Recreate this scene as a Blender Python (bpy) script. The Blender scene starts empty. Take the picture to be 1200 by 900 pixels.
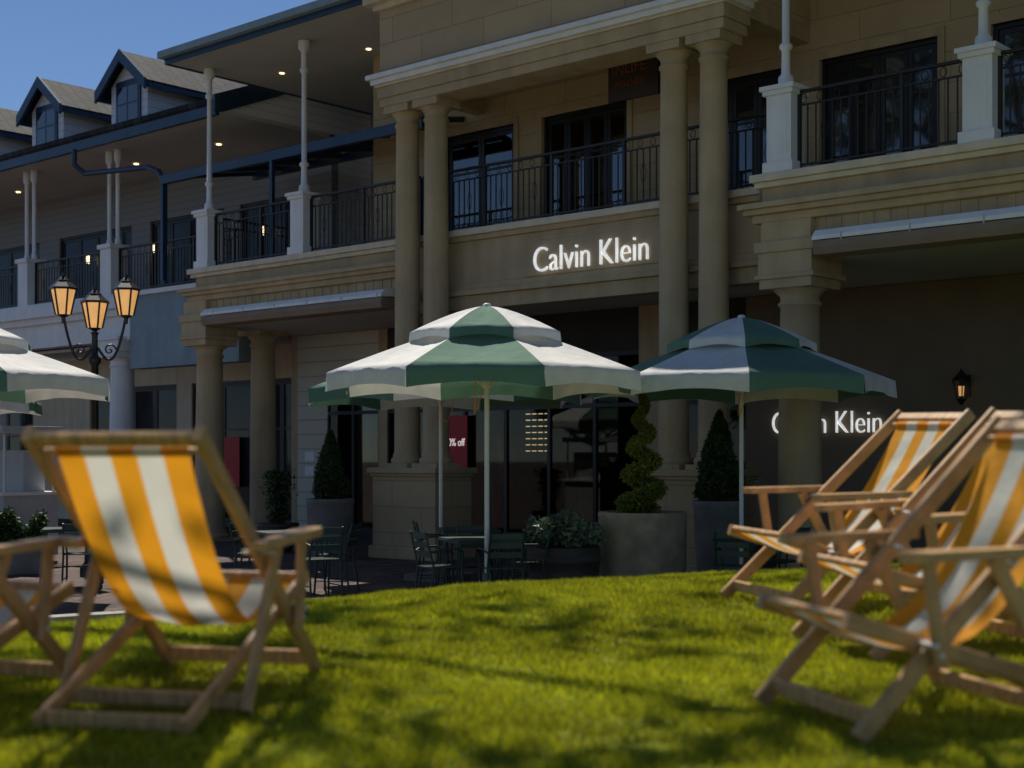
import bpy, math, random
import numpy as np
from mathutils import Vector, Matrix, Quaternion
random.seed(7); np.random.seed(7)
R=math.radians
scene=bpy.context.scene
scene.view_settings.view_transform='Standard'
scene.view_settings.look='None'
scene.view_settings.exposure=0

# ------------------------------------------------------------ materials
MATS={}
def newmat(name):
    m=bpy.data.materials.new(name); m.use_nodes=True
    nt=m.node_tree; b=nt.nodes['Principled BSDF']
    MATS[name]=m
    return m,nt,b
def N(nt,t,**k):
    n=nt.nodes.new(t)
    for a,v in k.items(): setattr(n,a,v)
    return n
def coords(nt,kind='Object',scale=(1,1,1)):
    tc=N(nt,'ShaderNodeTexCoord'); mp=N(nt,'ShaderNodeMapping')
    mp.inputs['Scale'].default_value=scale
    nt.links.new(tc.outputs[kind],mp.inputs['Vector'])
    return mp.outputs['Vector']
def varied(nt,vec,col,amt=0.15,scale=3.0,detail=6,dark=None):
    nz=N(nt,'ShaderNodeTexNoise'); nz.inputs['Scale'].default_value=scale; nz.inputs['Detail'].default_value=detail
    nt.links.new(vec,nz.inputs['Vector'])
    cr=N(nt,'ShaderNodeValToRGB')
    c0=[max(0,c*(1-amt)) for c in col] if dark is None else dark
    c1=[min(1,c*(1+amt)) for c in col]
    cr.color_ramp.elements[0].position=0.3; cr.color_ramp.elements[0].color=(*c0,1)
    cr.color_ramp.elements[1].position=0.7; cr.color_ramp.elements[1].color=(*c1,1)
    nt.links.new(nz.outputs['Fac'],cr.inputs['Fac'])
    return cr.outputs['Color'],nz.outputs['Fac']
def bump(nt,b,h,strength=0.2,dist=0.01):
    bp=N(nt,'ShaderNodeBump'); bp.inputs['Strength'].default_value=strength; bp.inputs['Distance'].default_value=dist
    nt.links.new(h,bp.inputs['Height']); nt.links.new(bp.outputs['Normal'],b.inputs['Normal'])
def simple(name,col,rough=0.7,amt=0.12,scale=4,bs=0.15,metal=0,stretch=(1,1,1),bscale=None,streak=0):
    m,nt,b=newmat(name)
    v=coords(nt,'Object',stretch)
    c,f=varied(nt,v,col,amt,scale)
    if streak:
        v2=coords(nt,'Object',(5,5,0.35)); n2=N(nt,'ShaderNodeTexNoise'); n2.inputs['Scale'].default_value=1.0; n2.inputs['Detail'].default_value=6
        nt.links.new(v2,n2.inputs['Vector'])
        mr=N(nt,'ShaderNodeMapRange'); mr.inputs['From Min'].default_value=.3; mr.inputs['From Max'].default_value=.7; mr.inputs['To Min'].default_value=1-streak; mr.inputs['To Max'].default_value=1+streak*.5
        nt.links.new(n2.outputs['Fac'],mr.inputs['Value'])
        sc=N(nt,'ShaderNodeVectorMath',operation='SCALE'); nt.links.new(c,sc.inputs[0]); nt.links.new(mr.outputs[0],sc.inputs['Scale']); c=sc.outputs[0]
    nt.links.new(c,b.inputs['Base Color'])
    b.inputs['Roughness'].default_value=rough; b.inputs['Metallic'].default_value=metal
    nz=N(nt,'ShaderNodeTexNoise'); nz.inputs['Scale'].default_value=bscale or scale*12; nz.inputs['Detail'].default_value=4
    nt.links.new(v,nz.inputs['Vector'])
    if bs>0: bump(nt,b,nz.outputs['Fac'],bs,0.005)
    return m
def blockwall(name,col,bw=1.2,bh=0.4,mortar=0.006,amt=0.1,rough=0.8,off=0.5):
    m,nt,b=newmat(name)
    tc=N(nt,'ShaderNodeTexCoord'); sp=N(nt,'ShaderNodeSeparateXYZ'); cb=N(nt,'ShaderNodeCombineXYZ'); ad=N(nt,'ShaderNodeMath',operation='ADD')
    nt.links.new(tc.outputs['Object'],sp.inputs[0]); nt.links.new(sp.outputs['X'],ad.inputs[0]); nt.links.new(sp.outputs['Y'],ad.inputs[1])
    nt.links.new(ad.outputs[0],cb.inputs['X']); nt.links.new(sp.outputs['Z'],cb.inputs['Y'])
    br=N(nt,'ShaderNodeTexBrick'); br.offset=off
    br.inputs['Scale'].default_value=1; br.inputs['Brick Width'].default_value=bw; br.inputs['Row Height'].default_value=bh
    br.inputs['Mortar Size'].default_value=mortar; br.inputs['Mortar Smooth'].default_value=0.3
    br.inputs['Color1'].default_value=(*[c*(1-amt*.5) for c in col],1); br.inputs['Color2'].default_value=(*[c*(1+amt*.5) for c in col],1)
    br.inputs['Mortar'].default_value=(*[c*0.6 for c in col],1)
    nt.links.new(cb.outputs[0],br.inputs['Vector'])
    nz=N(nt,'ShaderNodeTexNoise'); nz.inputs['Scale'].default_value=1.7; nz.inputs['Detail'].default_value=8
    nt.links.new(tc.outputs['Object'],nz.inputs['Vector'])
    mr=N(nt,'ShaderNodeMapRange'); mr.inputs['To Min'].default_value=0.8; mr.inputs['To Max'].default_value=1.15
    nt.links.new(nz.outputs['Fac'],mr.inputs['Value'])
    mx=N(nt,'ShaderNodeVectorMath',operation='SCALE'); nt.links.new(br.outputs['Color'],mx.inputs[0]); nt.links.new(mr.outputs[0],mx.inputs['Scale'])
    nt.links.new(mx.outputs[0],b.inputs['Base Color']); b.inputs['Roughness'].default_value=rough
    iv=N(nt,'ShaderNodeMath',operation='SUBTRACT'); iv.inputs[0].default_value=1; nt.links.new(br.outputs['Fac'],iv.inputs[1])
    bump(nt,b,iv.outputs[0],0.6,0.01)
    return m
def boards(name,col,h=0.17,rough=0.6):
    m,nt,b=newmat(name)
    tc=N(nt,'ShaderNodeTexCoord'); sp=N(nt,'ShaderNodeSeparateXYZ'); nt.links.new(tc.outputs['Object'],sp.inputs[0])
    dv=N(nt,'ShaderNodeMath',operation='DIVIDE'); dv.inputs[1].default_value=h; nt.links.new(sp.outputs['Z'],dv.inputs[0])
    fr=N(nt,'ShaderNodeMath',operation='FRACT'); nt.links.new(dv.outputs[0],fr.inputs[0])
    cr=N(nt,'ShaderNodeValToRGB'); e=cr.color_ramp.elements
    e[0].position=0; e[0].color=(*[c*0.45 for c in col],1); e[1].position=0.1; e[1].color=(*col,1)
    nt.links.new(fr.outputs[0],cr.inputs['Fac']); nt.links.new(cr.outputs['Color'],b.inputs['Base Color'])
    iv=N(nt,'ShaderNodeMath',operation='SUBTRACT'); iv.inputs[0].default_value=1; nt.links.new(fr.outputs[0],iv.inputs[1])
    bump(nt,b,iv.outputs[0],0.8,0.02); b.inputs['Roughness'].default_value=rough
    return m
def fabric(name,col,trans=0.35,amt=0.06):
    m,nt,b=newmat(name)
    v=coords(nt,'Object'); c,f=varied(nt,v,col,amt,6)
    nt.links.new(c,b.inputs['Base Color']); b.inputs['Roughness'].default_value=0.9
    nz=N(nt,'ShaderNodeTexNoise'); nz.inputs['Scale'].default_value=5; nz.inputs['Detail'].default_value=3
    nt.links.new(v,nz.inputs['Vector']); bump(nt,b,nz.outputs['Fac'],0.35,0.05)
    tr=N(nt,'ShaderNodeBsdfTranslucent'); nt.links.new(c,tr.inputs['Color'])
    mx=N(nt,'ShaderNodeMixShader'); mx.inputs[0].default_value=trans
    nt.links.new(b.outputs[0],mx.inputs[1]); nt.links.new(tr.outputs[0],mx.inputs[2])
    nt.links.new(mx.outputs[0],nt.nodes['Material Output'].inputs['Surface'])
    return m
def leafmat(name,col,trans=0.3,amt=0.4,pscale=1.3,plo=.72,phi=1.2):
    m,nt,b=newmat(name)
    g=N(nt,'ShaderNodeNewGeometry')
    hs=N(nt,'ShaderNodeValToRGB'); e=hs.color_ramp.elements
    e[0].color=(*[c*(1-amt) for c in col],1); e[1].color=(col[0]*(1+amt),col[1]*(1+amt*.8),col[2]*(1+amt*.3),1)
    nt.links.new(g.outputs['Random Per Island'],hs.inputs['Fac'])
    nz=N(nt,'ShaderNodeTexNoise'); nz.inputs['Scale'].default_value=pscale; nz.inputs['Detail'].default_value=4
    nt.links.new(coords(nt,'Object'),nz.inputs['Vector'])
    mr=N(nt,'ShaderNodeMapRange'); mr.inputs['From Min'].default_value=.3; mr.inputs['From Max'].default_value=.7; mr.inputs['To Min'].default_value=plo; mr.inputs['To Max'].default_value=phi
    nt.links.new(nz.outputs['Fac'],mr.inputs['Value'])
    sc=N(nt,'ShaderNodeVectorMath',operation='SCALE'); nt.links.new(hs.outputs['Color'],sc.inputs[0]); nt.links.new(mr.outputs[0],sc.inputs['Scale'])
    nt.links.new(sc.outputs[0],b.inputs['Base Color']); b.inputs['Roughness'].default_value=0.55
    tr=N(nt,'ShaderNodeBsdfTranslucent'); nt.links.new(sc.outputs[0],tr.inputs['Color'])
    mx=N(nt,'ShaderNodeMixShader'); mx.inputs[0].default_value=trans
    nt.links.new(b.outputs[0],mx.inputs[1]); nt.links.new(tr.outputs[0],mx.inputs[2])
    nt.links.new(mx.outputs[0],nt.nodes['Material Output'].inputs['Surface'])
    return m
def emis(name,col,st):
    m,nt,b=newmat(name)
    b.inputs['Base Color'].default_value=(*col,1); b.inputs['Emission Color'].default_value=(*col,1); b.inputs['Emission Strength'].default_value=st
    nz=N(nt,'ShaderNodeTexNoise'); nz.inputs['Scale'].default_value=9
    mr=N(nt,'ShaderNodeMapRange'); mr.inputs['To Min'].default_value=st*0.7; mr.inputs['To Max'].default_value=st*1.3
    nt.links.new(nz.outputs['Fac'],mr.inputs['Value']); nt.links.new(mr.outputs[0],b.inputs['Emission Strength'])
    return m
def glass(name,tint=(0.6,0.65,0.62),ior=1.5):
    m,nt,b=newmat(name); nt.nodes.remove(b)
    tr=N(nt,'ShaderNodeBsdfTransparent'); tr.inputs['Color'].default_value=(*tint,1)
    gl=N(nt,'ShaderNodeBsdfGlossy'); gl.inputs['Roughness'].default_value=0.02
    fr=N(nt,'ShaderNodeFresnel'); fr.inputs['IOR'].default_value=ior
    nz=N(nt,'ShaderNodeTexNoise'); nz.inputs['Scale'].default_value=0.8
    bp=N(nt,'ShaderNodeBump'); bp.inputs['Strength'].default_value=0.05; bp.inputs['Distance'].default_value=0.02
    nt.links.new(nz.outputs['Fac'],bp.inputs['Height']); nt.links.new(bp.outputs['Normal'],gl.inputs['Normal'])
    mx=N(nt,'ShaderNodeMixShader'); nt.links.new(fr.outputs[0],mx.inputs[0]); nt.links.new(tr.outputs[0],mx.inputs[1]); nt.links.new(gl.outputs[0],mx.inputs[2])
    nt.links.new(mx.outputs[0],nt.nodes['Material Output'].inputs['Surface'])
    return m

BEIGE=(0.50,0.375,0.22)
blockwall('render_block',BEIGE,1.35,0.42,0.006)
simple('render_beige',BEIGE,0.8,0.12,1.6,0.25,bscale=40,streak=0.14)
simple('render_cream',(0.70,0.60,0.44),0.7,0.08,2,0.1,streak=0.12)
simple('white_paint',(0.82,0.82,0.80),0.5,0.05,2,0.05,streak=0.06)
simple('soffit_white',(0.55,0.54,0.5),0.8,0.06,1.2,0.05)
boards('weatherboard_white',(0.76,0.78,0.80))
boards('weatherboard_grey',(0.27,0.28,0.28))
boards('weatherboard_beige',(0.36,0.30,0.20),0.2)
boards('board_cream',(0.60,0.55,0.44),0.3)
simple('grey_blue_wall',(0.26,0.34,0.37),0.7,0.08,2,0.1,streak=0.1)
simple('teal_paint',(0.012,0.04,0.085),0.35,0.2,3,0.05)
simple('black_metal',(0.012,0.011,0.010),0.4,0.2,5,0.05)
simple('bronze_rail',(0.02,0.017,0.014),0.45,0.25,5,0.05)
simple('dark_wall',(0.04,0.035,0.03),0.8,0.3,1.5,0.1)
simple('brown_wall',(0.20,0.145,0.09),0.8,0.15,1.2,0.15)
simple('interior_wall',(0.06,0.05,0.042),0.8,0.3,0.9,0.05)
simple('awning_canvas',(0.27,0.20,0.14),0.85,0.1,3,0.2)
simple('concrete',(0.34,0.27,0.18),0.9,0.3,4,0.5,bscale=30)
simple('grey_pot',(0.17,0.16,0.15),0.8,0.25,3,0.3)
simple('dark_barrel',(0.05,0.038,0.03),0.6,0.35,4,0.3,stretch=(1,1,6))
simple('kerb_stone',(0.33,0.31,0.28),0.85,0.25,3,0.3)
simple('dark_core',(0.03,0.022,0.015),1,0.4,20,0.6)
simple('bark',(0.10,0.075,0.05),0.9,0.4,3,0.8,stretch=(4,4,1))
simple('green_metal',(0.010,0.035,0.028),0.4,0.2,6,0.05)
simple('pole_white',(0.7,0.7,0.68),0.4,0.05,5,0.03)
simple('red_sign',(0.55,0.012,0.02),0.5,0.06,3,0.02)
simple('orange_sign',(0.30,0.07,0.015),0.5,0.06,3,0.02)
simple('orange_cord',(0.75,0.30,0.02),0.6,0.06,3,0.02)
simple('brown_board',(0.05,0.03,0.02),0.6,0.2,3,0.1)
simple('stall_grey',(0.45,0.46,0.47),0.5,0.08,3,0.05)
simple('curtain',(0.65,0.68,0.70),0.9,0.25,2.5,0.3,stretch=(8,8,0.4))
def wood(name,col):
    m,nt,b=newmat(name)
    v=coords(nt,'Object',(14,2.2,2.2)); c,f=varied(nt,v,col,0.32,3.5,10)
    nt.links.new(c,b.inputs['Base Color']); b.inputs['Roughness'].default_value=0.42
    nz=N(nt,'ShaderNodeTexNoise'); nz.inputs['Scale'].default_value=30; nt.links.new(v,nz.inputs['Vector']); bump(nt,b,nz.outputs['Fac'],0.25,0.003)
wood('teak',(0.52,0.30,0.12))
fabric('sling_orange',(0.90,0.38,0.02),0.42)
fabric('sling_white',(0.84,0.81,0.72),0.40)
fabric('canvas_white',(0.84,0.83,0.80),0.2)
fabric('canvas_green',(0.12,0.235,0.17),0.18)
leafmat('grass_blade',(0.42,0.45,0.02),0.45,0.4,0.9,.65,1.2)
leafmat('conifer_leaf',(0.035,0.075,0.02),0.15)
leafmat('topiary_leaf',(0.18,0.22,0.02),0.25,0.45)
leafmat('sage_leaf',(0.15,0.21,0.14),0.15)
leafmat('tree_leaf',(0.05,0.10,0.02),0.3)
emis('lamp_glow',(1.0,0.52,0.18),0.5)
emis('warm_light',(1.0,0.72,0.4),2.5)
emis('sign_white',(0.9,0.92,0.92),0.6)
glass('shop_glass',(0.5,0.52,0.5),1.35)
glass('canopy_glass',(0.35,0.45,0.45),1.6)
glass('door_glass',(0.85,0.9,0.92),2.6)
def pane(name,ior):
    m,nt,b=newmat(name)
    c,f=varied(nt,coords(nt,'Object'),(0.022,0.024,0.026),0.6,0.9); nt.links.new(c,b.inputs['Base Color'])
    b.inputs['Roughness'].default_value=0.04; b.inputs['IOR'].default_value=ior
    nz=N(nt,'ShaderNodeTexNoise'); nz.inputs['Scale'].default_value=1.1; nt.links.new(coords(nt,'Object'),nz.inputs['Vector']); bump(nt,b,nz.outputs['Fac'],0.08,0.03)
pane('window_pane',2.1); pane('dark_pane',1.3)
# roof tiles
m,nt,b=newmat('roof_tiles')
tc=N(nt,'ShaderNodeTexCoord'); br=N(nt,'ShaderNodeTexBrick')
for k,v in (('Scale',1),('Brick Width',0.33),('Row Height',0.30),('Mortar Size',0.02)): br.inputs[k].default_value=v
br.inputs['Color1'].default_value=(0.016,0.018,0.022,1); br.inputs['Color2'].default_value=(0.04,0.042,0.047,1); br.inputs['Mortar'].default_value=(0.004,0.004,0.005,1)
nt.links.new(tc.outputs['Object'],br.inputs['Vector']); nt.links.new(br.outputs['Color'],b.inputs['Base Color']); b.inputs['Roughness'].default_value=0.75; b.inputs['Specular IOR Level'].default_value=0.2
iv=N(nt,'ShaderNodeMath',operation='SUBTRACT'); iv.inputs[0].default_value=1; nt.links.new(br.outputs['Fac'],iv.inputs[1]); bump(nt,b,iv.outputs[0],1,0.03)
# paving
m,nt,b=newmat('brick_paving')
tc=N(nt,'ShaderNodeTexCoord'); mp=N(nt,'ShaderNodeMapping'); mp.inputs['Rotation'].default_value=(0,0,R(-41.5)); nt.links.new(tc.outputs['Object'],mp.inputs['Vector'])
br=N(nt,'ShaderNodeTexBrick')
for k,v in (('Scale',1),('Brick Width',0.23),('Row Height',0.115),('Mortar Size',0.008)): br.inputs[k].default_value=v
br.inputs['Color1'].default_value=(0.085,0.055,0.05,1); br.inputs['Color2'].default_value=(0.17,0.12,0.105,1); br.inputs['Mortar'].default_value=(0.04,0.035,0.03,1)
nt.links.new(mp.outputs[0],br.inputs['Vector'])
nz=N(nt,'ShaderNodeTexNoise'); nz.inputs['Scale'].default_value=0.6; nz.inputs['Detail'].default_value=8; nt.links.new(tc.outputs['Object'],nz.inputs['Vector'])
mr=N(nt,'ShaderNodeMapRange'); mr.inputs['To Min'].default_value=0.55; mr.inputs['To Max'].default_value=1.35; nt.links.new(nz.outputs['Fac'],mr.inputs['Value'])
mx=N(nt,'ShaderNodeVectorMath',operation='SCALE'); nt.links.new(br.outputs['Color'],mx.inputs[0]); nt.links.new(mr.outputs[0],mx.inputs['Scale'])
nt.links.new(mx.outputs[0],b.inputs['Base Color']); b.inputs['Roughness'].default_value=0.85; b.inputs['Specular IOR Level'].default_value=0.2
iv=N(nt,'ShaderNodeMath',operation='SUBTRACT'); iv.inputs[0].default_value=1; nt.links.new(br.outputs['Fac'],iv.inputs[1]); bump(nt,b,iv.outputs[0],0.6,0.01)
# lawn base
m,nt,b=newmat('lawn_soil')
v=coords(nt,'Object'); c,f=varied(nt,v,(0.25,0.28,0.018),0.35,14,10,dark=(0.10,0.14,0.01)); nt.links.new(c,b.inputs['Base Color']); b.inputs['Roughness'].default_value=0.9
nz=N(nt,'ShaderNodeTexNoise'); nz.inputs['Scale'].default_value=60; nz.inputs['Detail'].default_value=6; nt.links.new(v,nz.inputs['Vector']); bump(nt,b,nz.outputs['Fac'],0.9,0.03)

# ------------------------------------------------------------ mesh builder
class MB:
    def __init__(s): s.v=[]; s.f=[]; s.m=[]; s.sm=[]; s.names=[]
    def mi(s,mat):
        if mat not in s.names: s.names.append(mat)
        return s.names.index(mat)
    def add(s,vs,fs,mat,smooth=False):
        o=len(s.v); s.v+= [tuple(p) for p in vs]; i=s.mi(mat)
        for f in fs: s.f.append(tuple(a+o for a in f)); s.m.append(i); s.sm.append(smooth)
    def box(s,x0,x1,y0,y1,z0,z1,mat):
        if x0>x1:x0,x1=x1,x0
        if y0>y1:y0,y1=y1,y0
        vs=[(x0,y0,z0),(x1,y0,z0),(x1,y1,z0),(x0,y1,z0),(x0,y0,z1),(x1,y0,z1),(x1,y1,z1),(x0,y1,z1)]
        s.add(vs,[(0,3,2,1),(4,5,6,7),(0,1,5,4),(1,2,6,5),(2,3,7,6),(3,0,4,7)],mat)
    def lathe(s,cx,cy,prof,mat,seg=24,smooth=True,ph=0):
        vs=[];fs=[]
        for r,z in prof:
            for i in range(seg):
                a=2*math.pi*i/seg+ph; vs.append((cx+r*math.cos(a),cy+r*math.sin(a),z))
        for j in range(len(prof)-1):
            for i in range(seg):
                k=(i+1)%seg; fs.append((j*seg+i,j*seg+k,(j+1)*seg+k,(j+1)*seg+i))
        s.add(vs,fs,mat,smooth)
        s.add([vs[i] for i in range(seg)],[tuple(reversed(range(seg)))],mat)
        n=len(vs); s.add([vs[n-seg+i] for i in range(seg)],[tuple(range(seg))],mat)
    def tube(s,p0,p1,r0,mat,r1=None,seg=8):
        r1=r0 if r1 is None else r1
        p0=Vector(p0);p1=Vector(p1); a=(p1-p0)
        if a.length<1e-6: return
        q=a.normalized().to_track_quat('Z','Y'); vs=[]
        for p,r in((p0,r0),(p1,r1)):
            for i in range(seg):
                t=2*math.pi*i/seg; vs.append(p+q@Vector((r*math.cos(t),r*math.sin(t),0)))
        fs=[(i,(i+1)%seg,seg+(i+1)%seg,seg+i) for i in range(seg)]
        s.add(vs,fs,mat,True); s.add(vs[:seg],[tuple(reversed(range(seg)))],mat); s.add(vs[seg:],[tuple(range(seg))],mat)
    def beam(s,p0,p1,side,w,h,mat):
        p0=Vector(p0);p1=Vector(p1); a=(p1-p0).normalized(); side=Vector(side).normalized(); up=a.cross(side).normalized()
        b=min(w,h)*0.22; W=w/2;H=h/2
        prof=[(-W+b,-H),(W-b,-H),(W,-H+b),(W,H-b),(W-b,H),(-W+b,H),(-W,H-b),(-W,-H+b)]
        vs=[p+side*x+up*y for p in(p0,p1) for x,y in prof]; n=8
        s.add(vs,[(i,(i+1)%n,n+(i+1)%n,n+i) for i in range(n)]+[tuple(reversed(range(n))),tuple(range(n,2*n))],mat)
    def prism(s,poly,axis,a0,a1,mat):
        n=len(poly)
        f=(lambda p,a:(a,p[0],p[1])) if axis=='x' else (lambda p,a:(p[0],a,p[1]))
        vs=[f(p,a0) for p in poly]+[f(p,a1) for p in poly]
        s.add(vs,[tuple(range(n)),tuple(reversed(range(n,2*n)))]+[(i,n+i,n+(i+1)%n,(i+1)%n) for i in range(n)],mat)
    def obj(s,name,parent=None,loc=None,bevel=0):
        me=bpy.data.meshes.new(name); me.from_pydata(s.v,[],s.f)
        for n in s.names: me.materials.append(MATS[n])
        me.polygons.foreach_set('material_index',s.m); me.polygons.foreach_set('use_smooth',s.sm)
        me.update()
        o=bpy.data.objects.new(name,me); scene.collection.objects.link(o)
        if parent: o.parent=parent
        if loc: o.location=loc
        if bevel:
            md=o.modifiers.new('bevel','BEVEL'); md.width=bevel; md.segments=2; md.limit_method='ANGLE'; md.angle_limit=R(50)
        return o
def empty(name,loc=(0,0,0),rz=0):
    e=bpy.data.objects.new(name,None); scene.collection.objects.link(e); e.location=loc; e.rotation_euler=(0,0,rz); e.empty_display_size=0.3
    return e
def text(name,body,size,loc,parent,mat,rot=(R(90),0,0),ext=0.02,align='LEFT',offset=0,spacing=1.0,sx=1.0):
    c=bpy.data.curves.new(name,'FONT'); c.body=body; c.size=size; c.extrude=ext; c.align_x=align; c.offset=offset; c.space_character=spacing
    c.materials.append(MATS[mat])
    o=bpy.data.objects.new(name,c); scene.collection.objects.link(o); o.parent=parent; o.location=loc; o.rotation_euler=rot; o.scale=(sx,1,1)
    return o

PHI=math.atan2(-0.663,0.749)
ORG=(-1.47,23.15,0)
# ============================================================ MAIN BUILDING (local: x along facade, y into building)
B=empty('shopping_arcade_building',ORG,PHI)
F=5.3
def railing(mb,u0,u1,v,z0=F,h=1.05,mat='bronze_rail',along='x'):
    def P(t,z): return (t,v,z) if along=='x' else (v,t,z)
    def bx(a0,a1,hw,za,zb):
        if along=='x': mb.box(a0,a1,v-hw,v+hw,za,zb,mat)
        else: mb.box(v-hw,v+hw,a0,a1,za,zb,mat)
    bx(u0,u1,0.03,z0+h-0.035,z0+h); bx(u0,u1,0.015,z0+h-0.20,z0+h-0.18); bx(u0,u1,0.018,z0+0.08,z0+0.105)
    n=max(2,int((u1-u0)/0.115)); st=(u1-u0)/n
    for i in range(n+1):
        x=u0+i*st; w=0.022 if i%12==0 else 0.008
        bx(x-w,x+w,w,z0+(0 if i%12==0 else 0.105),z0+h-0.036 if i%12==0 else z0+h-0.2)
        if i<n and i%2==0:
            cx=x+st/2
            pts=[P(cx+0.045*math.cos(a),z0+h-0.11+0.06*math.sin(a)) for a in [k*math.pi/4 for k in range(8)]]
            for k in range(8): mb.tube(pts[k],pts[(k+1)%8],0.006,mat,seg=4)
        if i%6==3:
            zc=z0+0.5
            for sg in(-1,1):
                pp=[P(x+sg*0.05*math.sin(k*math.pi/4),zc-0.16+0.08*k) for k in range(5)]
                for k in range(4): mb.tube(pp[k],pp[k+1],0.006,mat,seg=4)
def column(mb,u,v,z0,z1,r0,r1,mat,slab=True):
    if slab: mb.box(u-r0*1.3,u+r0*1.3,v-r0*1.3,v+r0*1.3,z0,z0+0.07,mat)
    zb=z0+(0.07 if slab else 0)
    prof=[(r0*1.22,zb+0.001),(r0*1.28,zb+0.04),(r0*1.22,zb+0.085),(r0*1.08,zb+0.10),(r0*1.12,zb+0.14),(r0*1.02,zb+0.17)]
    zs0=zb+0.17; zs1=z1-0.34
    for k in range(9):
        t=k/8; prof.append((r0+(r1-r0)*t+0.02*r0*math.sin(math.pi*t),zs0+0.02+(zs1-zs0-0.02)*t))
    prof+=[(r1*1.12,zs1+0.01),(r1*1.12,zs1+0.045),(r1*1.0,zs1+0.06),(r1*1.0,zs1+0.13),(r1*1.3,zs1+0.2),(r1*1.38,zs1+0.22)]
    mb.lathe(u,v,prof,mat,32)
    mb.box(u-r1*1.5,u+r1*1.5,v-r1*1.5,v+r1*1.5,zs1+0.221,z1,mat)

mb=MB()
for uc in (0,5.31):
    mb.box(uc-0.72,uc+0.72,-0.42,0.42,0.2,1.33,'render_block')
    mb.box(uc-0.77,uc+0.77,-0.47,0.47,0.0,0.2,'render_beige')
    mb.box(uc-0.75,uc+0.75,-0.45,0.45,1.33,1.38,'render_beige')
    mb.box(uc-0.79,uc+0.79,-0.49,0.49,1.38,1.47,'render_beige')
mb.obj('column_plinths',B,bevel=0.012)
mb=MB()
for uc in (0,5.31):
    for d in(-0.33,0.33): column(mb,uc+d,0,1.47,7.38,0.215,0.185,'render_beige')
mb.obj('portico_columns',B)
mb=MB()
UL,UR=-0.68,5.99
mb.box(UL,UR,-0.3,0.3,7.38,7.52,'render_beige')
mb.box(UL-0.03,UR+0.03,-0.33,0.33,7.52,7.70,'render_beige')
for k,(z0,z1,p) in enumerate([(7.70,7.74,0.06),(7.74,7.82,0.11),(7.82,7.90,0.17)]):
    mb.box(UL-p,UR+p,-0.3-p,0.3,z0,z1,'white_paint' if k else 'render_cream')
mb.box(UL,UR,-0.3,6.5,7.90,8.96,'render_block')
for z0,z1,p in [(8.96,9.05,0.08),(9.05,9.2,0.2),(9.2,9.32,0.34)]:
    mb.box(UL-p,UR+p,-0.3-p,6.5,z0,z1,'render_cream')
uc=(UL+UR)/2
mb.prism([(UL,9.32),(UR,9.32),(uc,10.7)],'y',-0.3,6.5,'render_block')
for sg in(-1,1):
    a=(uc,10.78);  b2=(uc+sg*((UR-UL)/2+0.45),9.33)
    mb.prism([b2,(b2[0],b2[1]+0.2),(a[0],a[1]+0.22),a] if sg<0 else [a,(a[0],a[1]+0.22),(b2[0],b2[1]+0.2),b2],'y',-0.7,6.6,'render_cream')
    mb.prism([(b2[0],b2[1]+0.2),(b2[0],b2[1]+0.26),(a[0],a[1]+0.28),(a[0],a[1]+0.22)],'y',-0.75,6.6,'roof_tiles')
mb.obj('portico_entablature_and_gable',B,bevel=0.01)

def wall_openings(mb,u0,u1,v0,v1,z0,z1,ops,mat):
    ops=sorted(ops); x=u0
    for a,b,za,zb in ops:
        if a>x: mb.box(x,a,v0,v1,z0,z1,mat)
        if za>z0: mb.box(a,b,v0,v1,z0,za,mat)
        if zb<z1: mb.box(a,b,v0,v1,zb,z1,mat)
        x=b
    if x<u1: mb.box(x,u1,v0,v1,z0,z1,mat)
def door(mb,a,b,v,z0,z1,leaves,fm='black_metal',pane='window_pane',rails=(0.33,),trim=None,curtain=False):
    fr=0.06
    if trim:
        mb.box(a-0.1,a-0.001,v-0.03,v+0.1,z0,z1+0.12,trim); mb.box(b+0.001,b+0.1,v-0.03,v+0.1,z0,z1+0.12,trim); mb.box(a-0.001,b+0.001,v-0.03,v+0.1,z1+0.001,z1+0.12,trim)
    mb.box(a,a+fr,v+0.05,v+0.17,z0,z1,fm); mb.box(b-fr,b,v+0.05,v+0.17,z0,z1,fm); mb.box(a+fr,b-fr,v+0.05,v+0.17,z1-fr,z1,fm)
    w=(b-a-2*fr)/leaves
    if curtain:
        pane='door_glass'
        mb.box(a,b,v+0.9,v+0.92,z0,z1+0.3,'interior_wall')
        vs=[];n=60
        for i in range(n+1):
            t=i/n; 
            for z in(z0+0.02,z1): vs.append((a+(b-a)*t,v+0.19+0.02*math.sin(t*70),z))
        fs=[(2*i,2*i+2,2*i+3,2*i+1) for i in range(n) if not (0.30<i/n<0.44 or 0.62<i/n<0.7)]
        mb.add(vs,fs,'curtain',True)
    for i in range(leaves):
        x0=a+fr+i*w+0.004; x1=x0+w-0.008; s=0.065
        mb.box(x0,x0+s,v+0.08,v+0.13,z0+0.01,z1-fr-0.004,fm); mb.box(x1-s,x1,v+0.08,v+0.13,z0+0.01,z1-fr-0.004,fm)
        mb.box(x0+s,x1-s,v+0.08,v+0.13,z0+0.01,z0+0.22,fm); mb.box(x0+s,x1-s,v+0.08,v+0.13,z1-fr-0.004-s,z1-fr-0.004,fm)
        for rr in rails:
            zr=z0+(z1-z0)*(1-rr); mb.box(x0+s,x1-s,v+0.085,v+0.125,zr-0.02,zr+0.02,fm)
        mb.box(x0+s,x1-s,v+0.1,v+0.108,z0+0.22,z1-fr-0.004-s,pane)
doorsU=[(-1.45,0.25),(0.88,2.68),(4.1,5.55),(6.15,7.95),(8.7,10.6),(11.4,13.2)]
mb=MB()
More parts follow.
